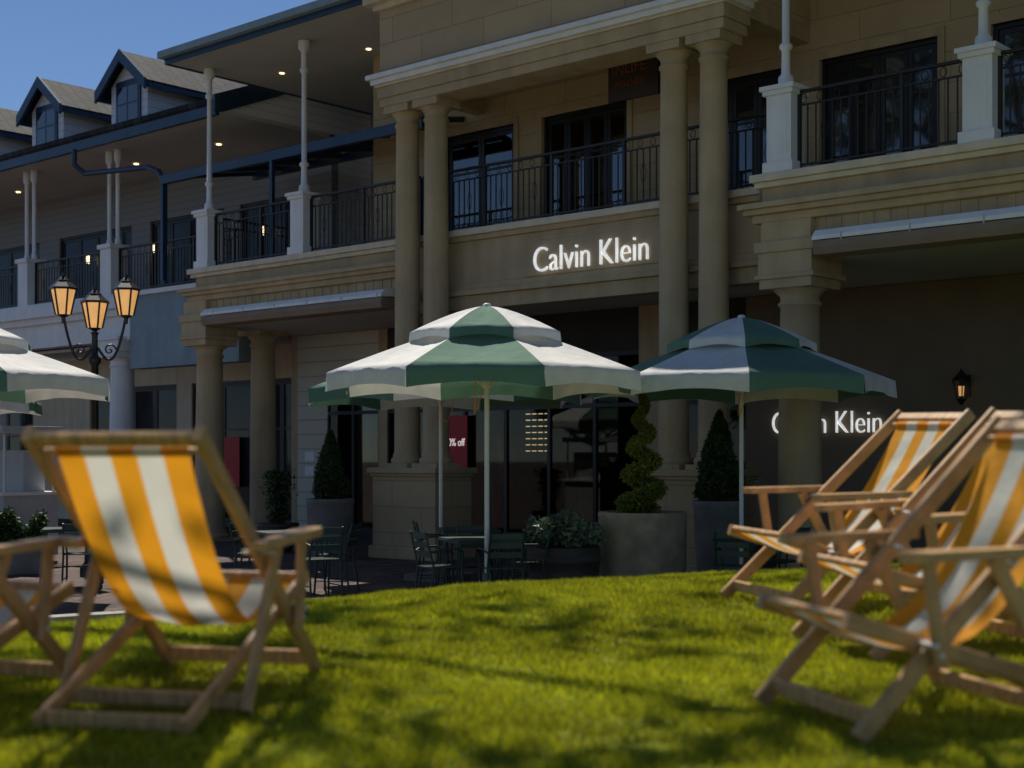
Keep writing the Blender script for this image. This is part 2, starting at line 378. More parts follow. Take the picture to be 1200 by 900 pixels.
wall_openings(mb,-3.3,16,2.0,2.25,F,9.19,[(a,b,F,7.38) for a,b in doorsU],'render_block')
mb.obj('upper_floor_wall',B)
mb=MB()
for i,(a,b) in enumerate(doorsU): door(mb,a,b,2.0,F+0.002,7.379,4 if b-a>1.75 else 3 if i!=0 else 2,trim='render_beige',curtain=i in(0,1))
mb.obj('french_doors',B)
mb=MB()
mb.box(-6.7,6.42,0.6,12,4.95,5.28,'concrete'); mb.box(6.421,16,-0.1,12,4.95,5.28,'concrete')
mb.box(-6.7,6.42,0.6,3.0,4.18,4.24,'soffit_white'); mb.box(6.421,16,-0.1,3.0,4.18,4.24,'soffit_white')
mb.obj('balcony_slab',B)
mb=MB()
cu0,cu1=-0.66,6.4
mb.box(cu0,cu1,0.22,0.75,5.2,5.3,'render_cream')
mb.box(cu0,cu1,0.29,0.75,5.12,5.2,'render_beige')
mb.box(cu0,cu1,0.35,0.6,4.42,5.12,'render_beige')
mb.box(2.0,4.5,0.325,0.35,4.44,4.98,'render_beige')
mb.box(1.94,4.56,0.335,0.35,4.43,5.04,'render_beige')
mb.box(cu0,cu1,0.30,0.6,4.32,4.42,'render_beige'); mb.box(cu0,cu1,0.24,0.6,4.24,4.32,'render_beige'); mb.box(cu0,cu1,0.33,0.6,4.02,4.24,'render_beige')
mb.obj('portico_fascia',B,bevel=0.006)
def wing(name,u0,u1,vf,cols,posts,ends=True):
    mb=MB()
    mb.box(u0+0.08,u1,vf-0.13,vf+0.35,5.2,5.3,'render_cream')
    mb.box(u0+0.12,u1,vf-0.07,vf+0.35,5.13,5.2,'render_cream')
    mb.box(u0+0.2,u1,vf,vf+0.3,4.9,5.13,'render_beige')
    mb.box(u0+0.0,u1,vf-0.30,vf+0.3,4.83,4.9,'render_beige')
    mb.box(u0+0.06,u1,vf-0.24,vf+0.3,4.76,4.83,'render_beige')
    mb.box(u0+0.14,u1,vf-0.15,vf+0.3,4.66,4.76,'render_beige')
    mb.box(u0+0.2,u1,vf-0.04,vf+0.3,4.2,4.66,'render_beige')
    mb.box(u0+0.2,u0+0.5,vf+0.3,vf+2.4,4.2,5.13,'render_beige'); mb.box(u0+0.0,u0+0.5,vf+0.3,vf+2.4,4.831,4.899,'render_beige'); mb.box(u0+0.08,u0+0.55,vf+0.35,vf+2.4,5.201,5.299,'render_cream')
    x=u0+0.9
    while x<u1-0.1:
        mb.box(x,x+0.03,vf-0.055,vf-0.04,4.5,4.66,'render_beige'); x+=0.22
    for c in cols:
        mb.box(c-0.36,c+0.36,vf-0.16,vf+0.56,4.40,4.659,'render_beige')
        mb.box(c-0.43,c+0.43,vf-0.22,vf+0.62,4.26,4.40,'render_beige'); mb.box(c-0.39,c+0.39,vf-0.19,vf+0.59,3.98,4.26,'render_beige')
        mb.box(c-0.43,c+0.43,vf-0.22,vf+0.62,3.92,3.98,'render_beige')
    mb.obj(name+'_entablature',B,bevel=0.008)
    mb=MB()
    for c in cols: column(mb,c,vf+0.2,0.0,3.92,0.29,0.25,'render_beige')
    mb.obj(name+'_columns',B)
    mb=MB()
    for p in posts:
        pv=vf+0.12
        mb.box(p-0.18,p+0.18,pv-0.18,pv+0.18,5.3,6.3,'white_paint'); mb.box(p-0.22,p+0.22,pv-0.22,pv+0.22,6.3,6.36,'white_paint')
        mb.box(p-0.25,p+0.25,pv-0.25,pv+0.25,6.36,6.42,'white_paint'); mb.box(p-0.22,p+0.22,pv-0.22,pv+0.22,5.301,5.44,'white_paint')
        mb.box(p-0.12,p+0.12,pv-0.187,pv-0.18,5.55,6.2,'white_paint')
        mb.lathe(p,pv,[(0.1,6.42),(0.1,6.55),(0.06,6.6),(0.055,6.9),(0.085,6.93),(0.085,6.97),(0.05,7.0),(0.045,8.6),(0.08,8.63),(0.08,8.68),(0.055,8.7),(0.055,8.98),(0.11,9.05),(0.11,9.19)],'white_paint',16)
    mb.obj(name+'_balcony_posts',B,bevel=0.006)
    mb=MB()
    ps=sorted(posts); 
    segs=[(a+0.2,b-0.2) for a,b in zip(ps[:-1],ps[1:])]
    if name=='left_wing': segs+=[(ps[-1]+0.2,-0.5)]
    for a,b in segs: railing(mb,a,b,vf+0.12)
    return mb
mb=wing('left_wing',-6.8,-0.66,0.35,[-6.42],[-6.32,-3.49])
railing(mb,-0.45,6.3,0.5); railing(mb,0.65,2.9,-6.4,along='y')
mb.obj('left_balcony_railing',B)
mb=wing('right_wing',6.42,16,-0.35,[7.06,12.3],[6.9,9.54,12.2,14.9]); mb.obj('right_balcony_railing',B)
mb=MB(); column(mb,-6.4,1.85,0,4.2,0.27,0.24,'render_beige'); mb.obj('rear_column',B)
mb=MB()
for a,b,vf in((-5.95,-0.95,0.35),(7.55,11.8,-0.35)):
    mb.prism([(vf-0.045,4.5),(vf-0.28,4.46),(vf-0.36,4.38),(vf-0.36,4.33),(vf-0.045,4.35)],'x',a,b,'white_paint')
    mb.prism([(vf-0.045,4.33),(vf-0.34,4.32),(vf-0.37,4.24),(vf-0.33,4.15),(vf-0.06,4.13)],'x',a+0.01,b-0.01,'awning_canvas')
    for x in np.arange(a+0.4,b,0.9): mb.box(x-0.01,x+0.01,vf-0.366,vf-0.36,4.3,4.40,'stall_grey')
mb.obj('awning_cassettes',B)
mb=MB()
for a,b,ve in((-6.62,UL-0.001,-0.3),(UR+0.001,16.5,-0.9)):
    mb.box(a,b,ve,2.0 if a>0 else 9.2,9.2,9.26,'soffit_white')
    mb.box(a-0.02,b,ve-0.03,ve,9.17,9.4,'teal_paint')
    if a<0: mb.box(a-0.03,a,ve-0.03,9.2,9.17,9.4,'teal_paint')
    mb.prism([(ve-0.12,9.36),(ve-0.12,9.42),(5.0,11.2),(9.5,9.5),(9.5,9.27),(ve,9.27)],'x',a-0.1,b,'roof_tiles')
    mb.prism([(ve-0.15,9.28),(ve-0.15,9.41),(ve-0.03,9.41),(ve-0.03,9.28)],'x',a-0.11,b,'grey_blue_wall')
mb.obj('wing_roofs',B)
mb=MB()
wall_openings(mb,-3.6,UL,3.4,3.6,F,9.2,[(-3.3,-1.0,F,7.1)],'weatherboard_beige')
door(mb,-3.299,-1.001,3.4,F+0.002,7.098,4)
wall_openings(mb,-6.6,-3.601,5.0,5.2,F,9.2,[(-6.3,-3.9,F,7.4)],'weatherboard_grey')
door(mb,-6.299,-3.901,5.0,F+0.002,7.398,4)
for k in range(11): mb.beam((-3.0,3.36,8.0+k*0.1),(-0.9,3.36,8.0+k*0.1),(0,1,0.6),0.08,0.015,'white_paint')
mb.box(5.76,5.98,0.3,2.0,7.66,7.9,'render_beige'); mb.box(-0.66,-0.44,0.3,3.4,7.66,7.9,'render_beige')
mb.box(-0.66,-0.45,2.251,3.399,F,7.9,'render_block')
mb.obj('left_wing_upper_wall',B)
mb=MB()
GV=3.0
mb.box(-6.7,-5.75,GV,GV+0.2,0,4.17,'board_cream')
mb.box(-5.749,-4.2,GV,GV+0.2,3.3,4.17,'board_cream')
mb.box(-4.199,-3.95,GV-0.03,GV+0.2,0,4.17,'render_beige')
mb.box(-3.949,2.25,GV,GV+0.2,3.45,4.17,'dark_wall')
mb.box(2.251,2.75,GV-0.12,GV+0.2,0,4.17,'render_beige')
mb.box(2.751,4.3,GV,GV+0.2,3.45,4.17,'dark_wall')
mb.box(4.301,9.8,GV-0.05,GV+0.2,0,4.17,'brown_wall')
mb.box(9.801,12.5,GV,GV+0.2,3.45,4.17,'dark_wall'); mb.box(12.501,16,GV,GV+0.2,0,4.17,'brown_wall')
mb.box(4.301,9.8,GV-0.09,GV-0.05,0,0.25,'dark_wall')
for z in (1.25,1.55): mb.box(-6.45,-6.15,GV-0.012,GV-0.002,z,z+0.2,'white_paint')
mb.obj('ground_floor_wall',B)
mb=MB()
def glazing(a,b,n,z0,z1,v):
    w=(b-a)/n
    mb.box(a,b,v-0.03,v+0.05,z0,z0+0.22,'black_metal'); mb.box(a,b,v-0.03,v+0.05,z1-0.08,z1,'black_metal'); mb.box(a,b,v-0.02,v+0.04,2.5,2.57,'black_metal')
    for i in range(n+1):
        x=a+i*w; hw=0.035; xa=max(a,x-hw); xb=min(b,x+hw)
        mb.box(xa,xb,v-0.031,v+0.051,z0+0.22,2.5,'black_metal'); mb.box(xa,xb,v-0.031,v+0.051,2.57,z1-0.08,'black_metal')
    mb.box(a,b,v,v+0.01,z0+0.22,z1-0.08,'shop_glass')
glazing(-5.745,-4.2,2,0,3.3,GV+0.02)
glazing(-3.945,2.25,6,0,3.45,GV+0.02)
glazing(2.755,4.3,2,0,3.45,GV+0.02)
glazing(9.805,12.5,3,0,3.45,GV+0.02)
mb.obj('shopfront_glazing',B)
mb=MB()
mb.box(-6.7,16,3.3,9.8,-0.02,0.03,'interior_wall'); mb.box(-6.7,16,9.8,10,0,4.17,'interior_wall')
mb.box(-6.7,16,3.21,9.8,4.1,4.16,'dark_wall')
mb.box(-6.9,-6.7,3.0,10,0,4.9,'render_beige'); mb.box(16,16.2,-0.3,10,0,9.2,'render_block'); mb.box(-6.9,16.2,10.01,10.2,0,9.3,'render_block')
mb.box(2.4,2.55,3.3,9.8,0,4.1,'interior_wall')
random.seed(3)
for i in range(13):
    x=-5.5+i*0.85
    if 2.2<x<2.8: continue
    y=random.uniform(4.6,8); h=random.uniform(0.8,1.5); w=random.uniform(0.3,0.6)
    mb.box(x-w/2,x+w/2,y-0.25,y+0.25,0.03,h,random.choice(['brown_wall','interior_wall','stall_grey','dark_barrel']))
    mx_=x+random.uniform(-.2,.2); my=4.2
    if i%2==0:
        mb.box(mx_-0.2,mx_+0.2,my-0.2,my+0.2,0.03,0.25,'interior_wall')
        mb.lathe(mx_,my,[(0.05,0.25),(0.09,0.6),(0.12,1.05),(0.17,1.2),(0.13,1.4),(0.19,1.65),(0.1,1.76),(0.05,1.8),(0.09,1.9),(0.1,2.0),(0.04,2.1)],random.choice(['stall_grey','dark_barrel','render_cream','grey_blue_wall']),12)
mb.obj('shop_interior',B)
mb=MB()
for i in range(8):
    for j in range(3):
        mb.box(-5.0+i*1.1,-4.94+i*1.1,4.4+j*1.6,4.46+j*1.6,4.0,4.06,'warm_light')
for k in range(7):
    for q in range(4):
        u_=-1.75+q*0.16; mb.box(u_,u_+0.10,4.6,4.62,1.75+k*0.12,1.765+k*0.12,'warm_light')
mb.obj('shop_lights',B)
# signs
text('facade_sign','Calvin Klein',0.56,(2.12,0.30,4.49),B,'sign_white',ext=0.02,offset=-0.009,spacing=1.0,sx=0.82)
text('wall_sign','Calvin Klein',0.50,(4.78,GV-0.09,2.0),B,'sign_white',ext=0.02,offset=-0.009,spacing=1.0,sx=0.78)
mb=MB(); mb.box(-2.35,-1.72,2.90,2.92,1.42,2.42,'red_sign'); mb.obj('sale_poster',B)
text('sale_poster_text','50% off',0.2,(-2.29,2.895,1.85),B,'sign_white',ext=0.002,sx=0.85)
mb=MB(); mb.box(2.9,3.85,1.2,1.26,7.15,7.78,'brown_board'); mb.tube((3.1,1.23,7.78),(3.1,1.23,7.9),0.01,'black_metal'); mb.tube((3.6,1.23,7.78),(3.6,1.23,7.9),0.01,'black_metal'); mb.obj('hanging_sign_board',B)
text('hanging_sign_text','INLIFE',0.24,(2.97,1.195,7.55),B,'orange_sign',ext=0.004)
text('hanging_sign_subtext','WELLNESS',0.13,(3.0,1.195,7.36),B,'orange_sign',ext=0.004)
mb=MB()
for u in (7.93,):
    mb.box(u-0.06,u+0.06,GV-0.08,GV-0.05,2.5,2.8,'black_metal'); mb.tube((u,GV-0.08,2.75),(u,GV-0.22,2.82),0.012,'black_metal')
    mb.lathe(u,GV-0.22,[(0.035,2.5),(0.045,2.64)],'lamp_glow',8,False); mb.lathe(u,GV-0.22,[(0.15,2.721),(0.04,2.83),(0.01,2.88)],'black_metal',6,False); mb.lathe(u,GV-0.22,[(0.02,2.38),(0.08,2.459)],'black_metal',6,False)
    for k in range(6):
        a=k*math.pi/3; mb.tube((u+0.075*math.cos(a),GV-0.22+0.075*math.sin(a),2.46),(u+0.125*math.cos(a),GV-0.22+0.125*math.sin(a),2.72),0.008,'black_metal',seg=4)
mb.obj('wall_lantern',B)
mb=MB()
for u in np.arange(-5.8,15,1.4): mb.lathe(u,1.6,[(0.05,4.165),(0.05,4.178)],'soffit_white',12)
for u in (-5.5,-3.0): mb.lathe(u,1.6,[(0.05,9.185),(0.05,9.198)],'warm_light',12)
mb.obj('ceiling_downlights',B)
mb=MB()
c0,c1=-8.6,-0.9; vf0,vb=0.95,3.35; zf,zb=7.42,7.85
mb.box(c0,c1,vf0-0.05,vf0+0.05,zf-0.12,zf+0.06,'teal_paint'); mb.box(c0,c1,vb-0.05,vb+0.05,zb-0.1,zb+0.06,'teal_paint')
x=c0+0.04
while x<c1:
    mb.beam((x,vf0,zf+0.03),(x,vb,zb+0.03),(1,0,0),0.05,0.09,'teal_paint'); x+=0.95
mb.add([(c0,vf0,zf+0.08),(c1,vf0,zf+0.08),(c1,vb,zb+0.08),(c0,vb,zb+0.08)],[(0,1,2,3)],'canopy_glass')
for x in(-8.55,-5.0):
    mb.box(x-0.04,x+0.04,vf0-0.04,vf0+0.04,5.3,zf-0.12,'teal_paint')
mb.obj('terrace_canopy',B)

# ============================================================ LEFT WEATHERBOARD BUILDING
W=empty('weatherboard_building',ORG,PHI)
L0,L1=-30.0,-7.0
mb=MB()
VF=1.7
mb.box(L0,L1,VF-0.1,VF+0.4,5.2,5.3,'white_paint'); mb.box(L0,-10.9,VF-0.25,VF+0.35,4.95,5.2,'white_paint'); mb.box(L0,-10.9,VF-0.12,VF+0.35,4.8,4.95,'white_paint'); mb.box(L0,-10.9,VF,VF+0.35,4.25,4.8,'white_paint')
mb.box(-10.899,L1,VF,VF+0.35,3.6,5.2,'grey_blue_wall')
mb.box(L0,L1,VF+0.4,9,5.0,5.28,'concrete')
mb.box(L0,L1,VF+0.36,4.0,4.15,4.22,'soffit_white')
wall_openings(mb,L0,L1,4.0,4.25,0,4.15,[(-27,-24,0,3.3),(-22,-19,0,3.3),(-16.2,-12.4,0,3.4),(-11.8,-7.4,0,3.4)],'render_cream')
wall_openings(mb,L0,L1,4.2,4.4,F,8.6,[(-27,-24,F,7.5),(-22.4,-19,F,7.5),(-18,-14.6,F,7.5),(-13.8,-10.8,F,7.5),(-10.2,-7.6,F,7.5)],'weatherboard_grey')
mb.box(L1-0.2,L1,4.401,9,F,8.7,'weatherboard_white'); mb.box(L0,L1,9,9.2,0,8.7,'weatherboard_white'); mb.box(L0-0.2,L0,1.7,9.2,0,8.7,'weatherboard_white')
mb.obj('walls',W)
mb=MB()
for a,b in[(-27,-24),(-22,-19),(-16.2,-12.4),(-11.8,-7.4)]: door(mb,a+.001,b-.001,4.0,0.002,3.299 if a<-18 else 3.399,4,pane='dark_pane')
for a,b in[(-27,-24),(-22.4,-19),(-18,-14.6),(-13.8,-10.8),(-10.2,-7.6)]: door(mb,a+.001,b-.001,4.2,F+.002,7.499,4,pane='dark_pane')
mb.obj('windows',W)
mb=MB()
for c in(-11.5,-17.2,-23): 
    column(mb,c,VF+0.2,0,4.0,0.30,0.26,'white_paint'); mb.box(c-0.45,c+0.45,VF-0.2,VF+0.6,4.0,4.25,'white_paint'); mb.box(c-0.5,c+0.5,VF-0.25,VF+0.65,4.251,4.33,'white_paint')
for p in(-11.75,-15.35,-19.0,-22.6):
    mb.box(p-0.22,p+0.22,VF-0.08,VF+0.36,5.3,6.35,'white_paint'); mb.box(p-0.27,p+0.27,VF-0.13,VF+0.41,6.35,6.45,'white_paint')
    for d in(-0.17,0.17): mb.lathe(p+d,VF+0.14,[(0.07,6.45),(0.07,6.55),(0.05,6.6),(0.05,8.3),(0.09,8.35),(0.09,8.6)],'white_paint',12)
mb.obj('posts_and_columns',W,bevel=0.006)
mb=MB()
for a,b in[(-11.5,-7.2),(-15.1,-12.0),(-18.75,-15.6),(-22.35,-19.25)]: railing(mb,a,b,VF+0.14)
mb.obj('balcony_railing',W)
mb=MB()
rl1=-7.05
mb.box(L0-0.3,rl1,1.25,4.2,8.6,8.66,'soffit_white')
mb.box(L0-0.3,rl1,1.15,1.25,8.55,8.82,'teal_paint')
mb.prism([(1.1,8.8),(1.1,8.9),(6.5,11.0),(11.5,8.9),(11.5,8.67),(1.26,8.67)],'x',L0-0.3,rl1,'roof_tiles')
mb.prism([(1.08,8.62),(1.08,8.94),(6.5,11.08),(6.5,10.75),(1.3,8.62)],'x',rl1,rl1+0.08,'teal_paint')
mb.prism([(1.3,8.66),(6.5,10.7),(11.2,8.66)],'x',rl1+0.002,rl1+0.03,'weatherboard_white')
mb.obj('main_roof',W)
for dc in(-11.6,-15.1,-18.6,-22.1):
    mb=MB()
    y0=2.15; hw=0.72; zb=9.1; ze=10.18; zp=10.8
    mb.prism([(dc-hw,zb-0.3),(dc+hw,zb-0.3),(dc+hw,ze),(dc,ze+0.55),(dc-hw,ze)],'y',y0,6.3,'weatherboard_white')
    for sg in(-1,1):
        e=(dc+sg*(hw+0.28),ze-0.2); a=(dc,zp)
        q=[e,a,(a[0],a[1]+0.07),(e[0],e[1]+0.07)]
        mb.prism(q if sg<0 else q[::-1],'y',y0-0.22,6.6,'roof_tiles')
        q=[(e[0],e[1]-0.16),(a[0],a[1]-0.18),(a[0],a[1]+0.10),(e[0],e[1]+0.10)]
        mb.prism(q if sg<0 else q[::-1],'y',y0-0.28,y0-0.221,'teal_paint')
        mb.box(*( (e[0]-0.05,e[0]+0.03) if sg<0 else (e[0]-0.03,e[0]+0.05)),y0-0.2,6.3,e[1]-0.1,e[1]-0.001,'teal_paint')
    w=0.42
    mb.box(dc-w-0.06,dc+w+0.06,y0-0.04,y0-0.001,zb+0.1,ze+0.06,'teal_paint')
    for a in(-1,0): 
        for k in(0,1): mb.box(dc+a*w+0.025,dc+(a+1)*w-0.025,y0-0.046,y0-0.041,zb+0.18+k*0.44,zb+0.58+k*0.44-0.03*k,'window_pane')
    mb.obj('dormer',W)
mb=MB()
pts=[(-12.1,1.05,8.55),(-12.1,1.05,8.2),(-11.9,1.2,8.0),(-9.6,1.3,7.85),(-9.2,1.3,7.7),(-9.0,1.3,7.4),(-9.0,1.3,5.3)]
for a,b in zip(pts[:-1],pts[1:]): mb.tube(a,b,0.06,'teal_paint',seg=10)
mb.obj('downpipe',W)
text('shop_sign','Calvin Klein',0.42,(-17.9,3.96,3.42),W,'sign_white',ext=0.02)
mb=MB(); mb.box(-10.6,-9.9,3.95,3.97,0.95,2.1,'red_sign'); mb.obj('sale_poster',W)
mb=MB()
for u in(-18,-14.5,-12.6,-9.4): mb.lathe(u,3.0,[(0.06,8.58),(0.06,8.598)],'warm_light',12)
for u in(-16.5,-13.5,-9.3): mb.box(u-0.03,u+0.03,4.1,4.16,6.7,6.9,'warm_light')
mb.obj('balcony_lights',W)

# ============================================================ GROUND
mb=MB(); mb.add([(-400,-400,0),(400,-400,0),(400,400,0),(-400,400,0)],[(0,1,2,3)],'brick_paving'); mb.obj('pavement')
def Yk(X):
    X=np.asarray(X,float); return np.where(X<0,14.6-0.085*X**2,14.6-0.05*np.maximum(0,X-3)**2)
def lawnz(X,Y):
    X=np.asarray(X,float);Y=np.asarray(Y,float)
    Yb=7+np.where(X<0,0.6*X,0.3*np.minimum(X,4))
    z=0.77+0.04*(np.clip(Y,0,12)-4.6)+0.010*np.clip(X,-4,5)-0.03*np.maximum(0,Y-Yb)**2
    z=z-0.02*np.maximum(0,np.abs(X)-7)**2-0.03*np.minimum(0,Y+1)**2
    z=z+0.010*np.sin(X*1.7+Y*.6)*np.sin(Y*1.3)
    k=0.06; t=z-0.11
    return 0.11+0.5*(t+np.sqrt(t*t+k*k))-0.0
nx,ny=150,150
xs=np.linspace(-11,13,nx); vs=[];fs=[]
for i,x in enumerate(xs):
    yk=float(Yk(x)); ys=np.linspace(-6,yk,ny); zs=lawnz(np.full(ny,x),ys)
    for y,z in zip(ys,zs): vs.append((x,y,float(z)))
for i in range(nx-1):
    for j in range(ny-1):
        a=i*ny+j; fs.append((a,a+ny,a+ny+1,a+1))
mb=MB(); mb.add(vs,fs,'lawn_soil',True); mb.obj('lawn_ground')
mb=MB()
path=[(-11,-6)]+[(float(x),float(Yk(x))) for x in np.linspace(-11,13,90)]+[(13,-6)]
for (x0,y0),(x1,y1) in zip(path[:-1],path[1:]):
    d=Vector((x1-x0,y1-y0,0)).normalized(); n=Vector((-d.y,d.x,0))*0.22
    a=Vector((x0,y0,0)); b_=Vector((x1,y1,0))
    v8=[a,b_,b_+n,a+n]; v8=v8+[p+Vector((0,0,0.17)) for p in v8]
    mb.add(v8,[(4,5,6,7),(0,1,5,4),(2,3,7,6)],'kerb_stone')
mb.obj('lawn_kerb')
n=340000
Y=3.0+7.6*np.random.rand(n)**0.85; X=(np.random.rand(n)*2-1)*(0.375*Y+0.35)
Z=lawnz(X,Y)
tuft=0.85+0.4*np.sin(X*9+np.sin(Y*7)*2)*np.sin(Y*11+X*3)
L=(0.018+0.024*np.random.rand(n))*tuft; ang=np.random.rand(n)*2*np.pi; wd=0.0035+0.003*np.random.rand(n)
lean=0.9*L*np.random.rand(n); la=np.random.rand(n)*2*np.pi
V=np.zeros((n,3,3),np.float32)
V[:,0,0]=X-wd*np.cos(ang);V[:,0,1]=Y-wd*np.sin(ang);V[:,0,2]=Z-0.004
V[:,1,0]=X+wd*np.cos(ang);V[:,1,1]=Y+wd*np.sin(ang);V[:,1,2]=Z-0.004
V[:,2,0]=X+lean*np.cos(la);V[:,2,1]=Y+lean*np.sin(la);V[:,2,2]=Z+L
def trimesh(name,V,mat):
    n=len(V); me=bpy.data.meshes.new(name); me.vertices.add(n*3); me.vertices.foreach_set('co',V.reshape(-1).astype(np.float32))
    me.loops.add(n*3); me.loops.foreach_set('vertex_index',np.arange(n*3,dtype=np.int32))
    me.polygons.add(n); me.polygons.foreach_set('loop_start',np.arange(0,n*3,3,dtype=np.int32)); me.polygons.foreach_set('loop_total',np.full(n,3,np.int32))
    me.update(calc_edges=True); me.validate(); me.materials.append(MATS[mat])
    o=bpy.data.objects.new(name,me); scene.collection.objects.link(o); return o
trimesh('lawn_grass',V,'grass_blade')

def leaves(points,size,jitter=0.0,flat=0):
    P=np.asarray(points,float); n=len(P)
    a=np.random.randn(n,3); a/=np.linalg.norm(a,axis=1,keepdims=True)
    b=np.cross(a,np.random.randn(n,3)); b/=np.linalg.norm(b,axis=1,keepdims=True)
    s=size*(0.6+0.8*np.random.rand(n,1))
    return np.stack([P-b*s*0.4,P+b*s*0.4,P+a*s*1.3],axis=1)

# ============================================================ DECK CHAIRS
def deck_chair(x,y,fx,fy,recl=0.0):
    z=float(lawnz(x,y))
    e=0.05
    gx=(float(lawnz(x+e,y))-float(lawnz(x-e,y)))/(2*e); gy=(float(lawnz(x,y+e))-float(lawnz(x,y-e)))/(2*e)
    nrm=Vector((-gx,-gy,1)).normalized()
    E=empty('deck_chair',(x,y,z+0.005)); E.rotation_mode='QUATERNION'
    E.rotation_quaternion=Vector((0,0,1)).rotation_difference(nrm)@Quaternion((0,0,1),math.atan2(-fx,fy))
    mb=MB(); S=(1,0,0); T='teak'
    W1=0.30; W2=0.258; W3=0.34
    top=Vector((0,-0.53-recl,0.945)); ff=Vector((0,0.44+recl*.5,0.015))
    sf=Vector((0,0.46,0.37)); rf=Vector((0,-0.62,0.03))
    pt=Vector((0,-0.02,0.55)); pb=Vector((0,-0.32,0.02))
    def at(a,b,t): return a+(b-a)*t
    ext=(top-ff).normalized()
    for sg in(-1,1):
        o=Vector((sg*W1,0,0))
        mb.beam(ff+o,top+ext*0.03+o,S,0.034,0.06,T)
        o=Vector((sg*W2,0,0)); mb.beam(sf+o,rf+o,S,0.03,0.055,T)
        o=Vector((sg*W3,0,0)); mb.beam(pt+o,pb+o,S,0.03,0.052,T)
        ax=sg*(W3+0.012); za=0.565
        outline=[(-0.03,-0.14),(0.03,-0.14),(0.032,0.05),(0.046,0.22),(0.048,0.33),(0.036,0.39),(0.0,0.412),(-0.036,0.39),(-0.048,0.33),(-0.046,0.22),(-0.032,0.05)]
        nO=len(outline)
        vs=[(ax+p[0],p[1]-0.08,za-0.015) for p in outline]+[(ax+p[0],p[1]-0.08,za+0.015) for p in outline]
        mb.add(vs,[tuple(reversed(range(nO))),tuple(range(nO,2*nO))]+[(i,(i+1)%nO,nO+(i+1)%nO,nO+i) for i in range(nO)],T)
        mb.beam((sg*W3,0.22,za-0.015),(sg*W3,0.17,0.22),S,0.028,0.045,T)
        for p in (Vector((0,0.18,0.26)),Vector((0,-0.09,0.53)),Vector((0,0.20,0.29))):
            mb.tube(p+Vector((sg*0.24,0,0)),p+Vector((sg*0.36,0,0)),0.008,'pole_white',seg=8)
    mb.beam(top+Vector((-W1,0,0)),top+Vector((W1,0,0)),ext,0.055,0.03,T)
    mb.tube(sf+Vector((-W2,-0.02,0.005)),sf+Vector((W2,-0.02,0.005)),0.016,T,seg=12)
    for c,w in((at(ff,top,0.06),W1),(at(rf,sf,0.03),W2),(at(pb,pt,0.06),W3)):
        mb.beam(c+Vector((-w,0,0)),c+Vector((w,0,0)),(0,0,1),0.055,0.026,T)
    mb.obj('frame',E)
    mb=MB(); nb=40; nstr=5; wid=0.47; sub=4
    A=top-ext*0.06+Vector((0,0.0,0.0)); Bp=sf+Vector((0,0.0,0.012)); C1=Vector((0,-0.17,0.24)); C2=Vector((0,0.06,0.13))
    def bez(t): return A*(1-t)**3+C1*3*t*(1-t)**2+C2*3*t*t*(1-t)+Bp*t**3
    def pt_(t,s):
        p=bez(t); x=(s-0.5)*wid*(1-0.05*math.sin(math.pi*t)); return Vector((x,p.y,p.z-0.025*math.sin(math.pi*t)*(1-(2*s-1)**2)+0.004*math.sin(s*14+t*9)*math.sin(math.pi*t)))
    for k in range(nstr):
        m_='sling_orange' if k%2==0 else 'sling_white'
        vs=[];fs=[]
        for i in range(nb+1):
            for j in range(sub+1): vs.append(pt_(i/nb,(k+j/sub)/nstr))
        for i in range(nb):
            for j in range(sub):
                a=i*(sub+1)+j; fs.append((a,a+1,a+sub+2,a+sub+1))
        mb.add(vs,fs,m_,True)
        vs=[];fs=[]
        for i in range(9):
            a=math.pi*2*(i/8)
            for s in (k/nstr,(k+1)/nstr): vs.append(((s-.5)*wid,A.y-0.017*math.cos(a),A.z+0.017*math.sin(a)))
        for i in range(8): fs.append((2*i,2*i+1,2*i+3,2*i+2))
        mb.add(vs,fs,m_,True)
    mb.tube(A+Vector((-W1,0,0)),A+Vector((W1,0,0)),0.013,T,seg=10)
    mb.obj('sling',E)
    return E
deck_chair(-1.15,5.15,0.22,0.97)
deck_chair(-2.04,5.0,0.30,0.95)
deck_chair(1.36,4.72,-0.94,-0.33)
deck_chair(1.66,7.35,-0.945,-0.33,0.07)
deck_chair(1.78,6.1,-0.945,-0.33,0.05)

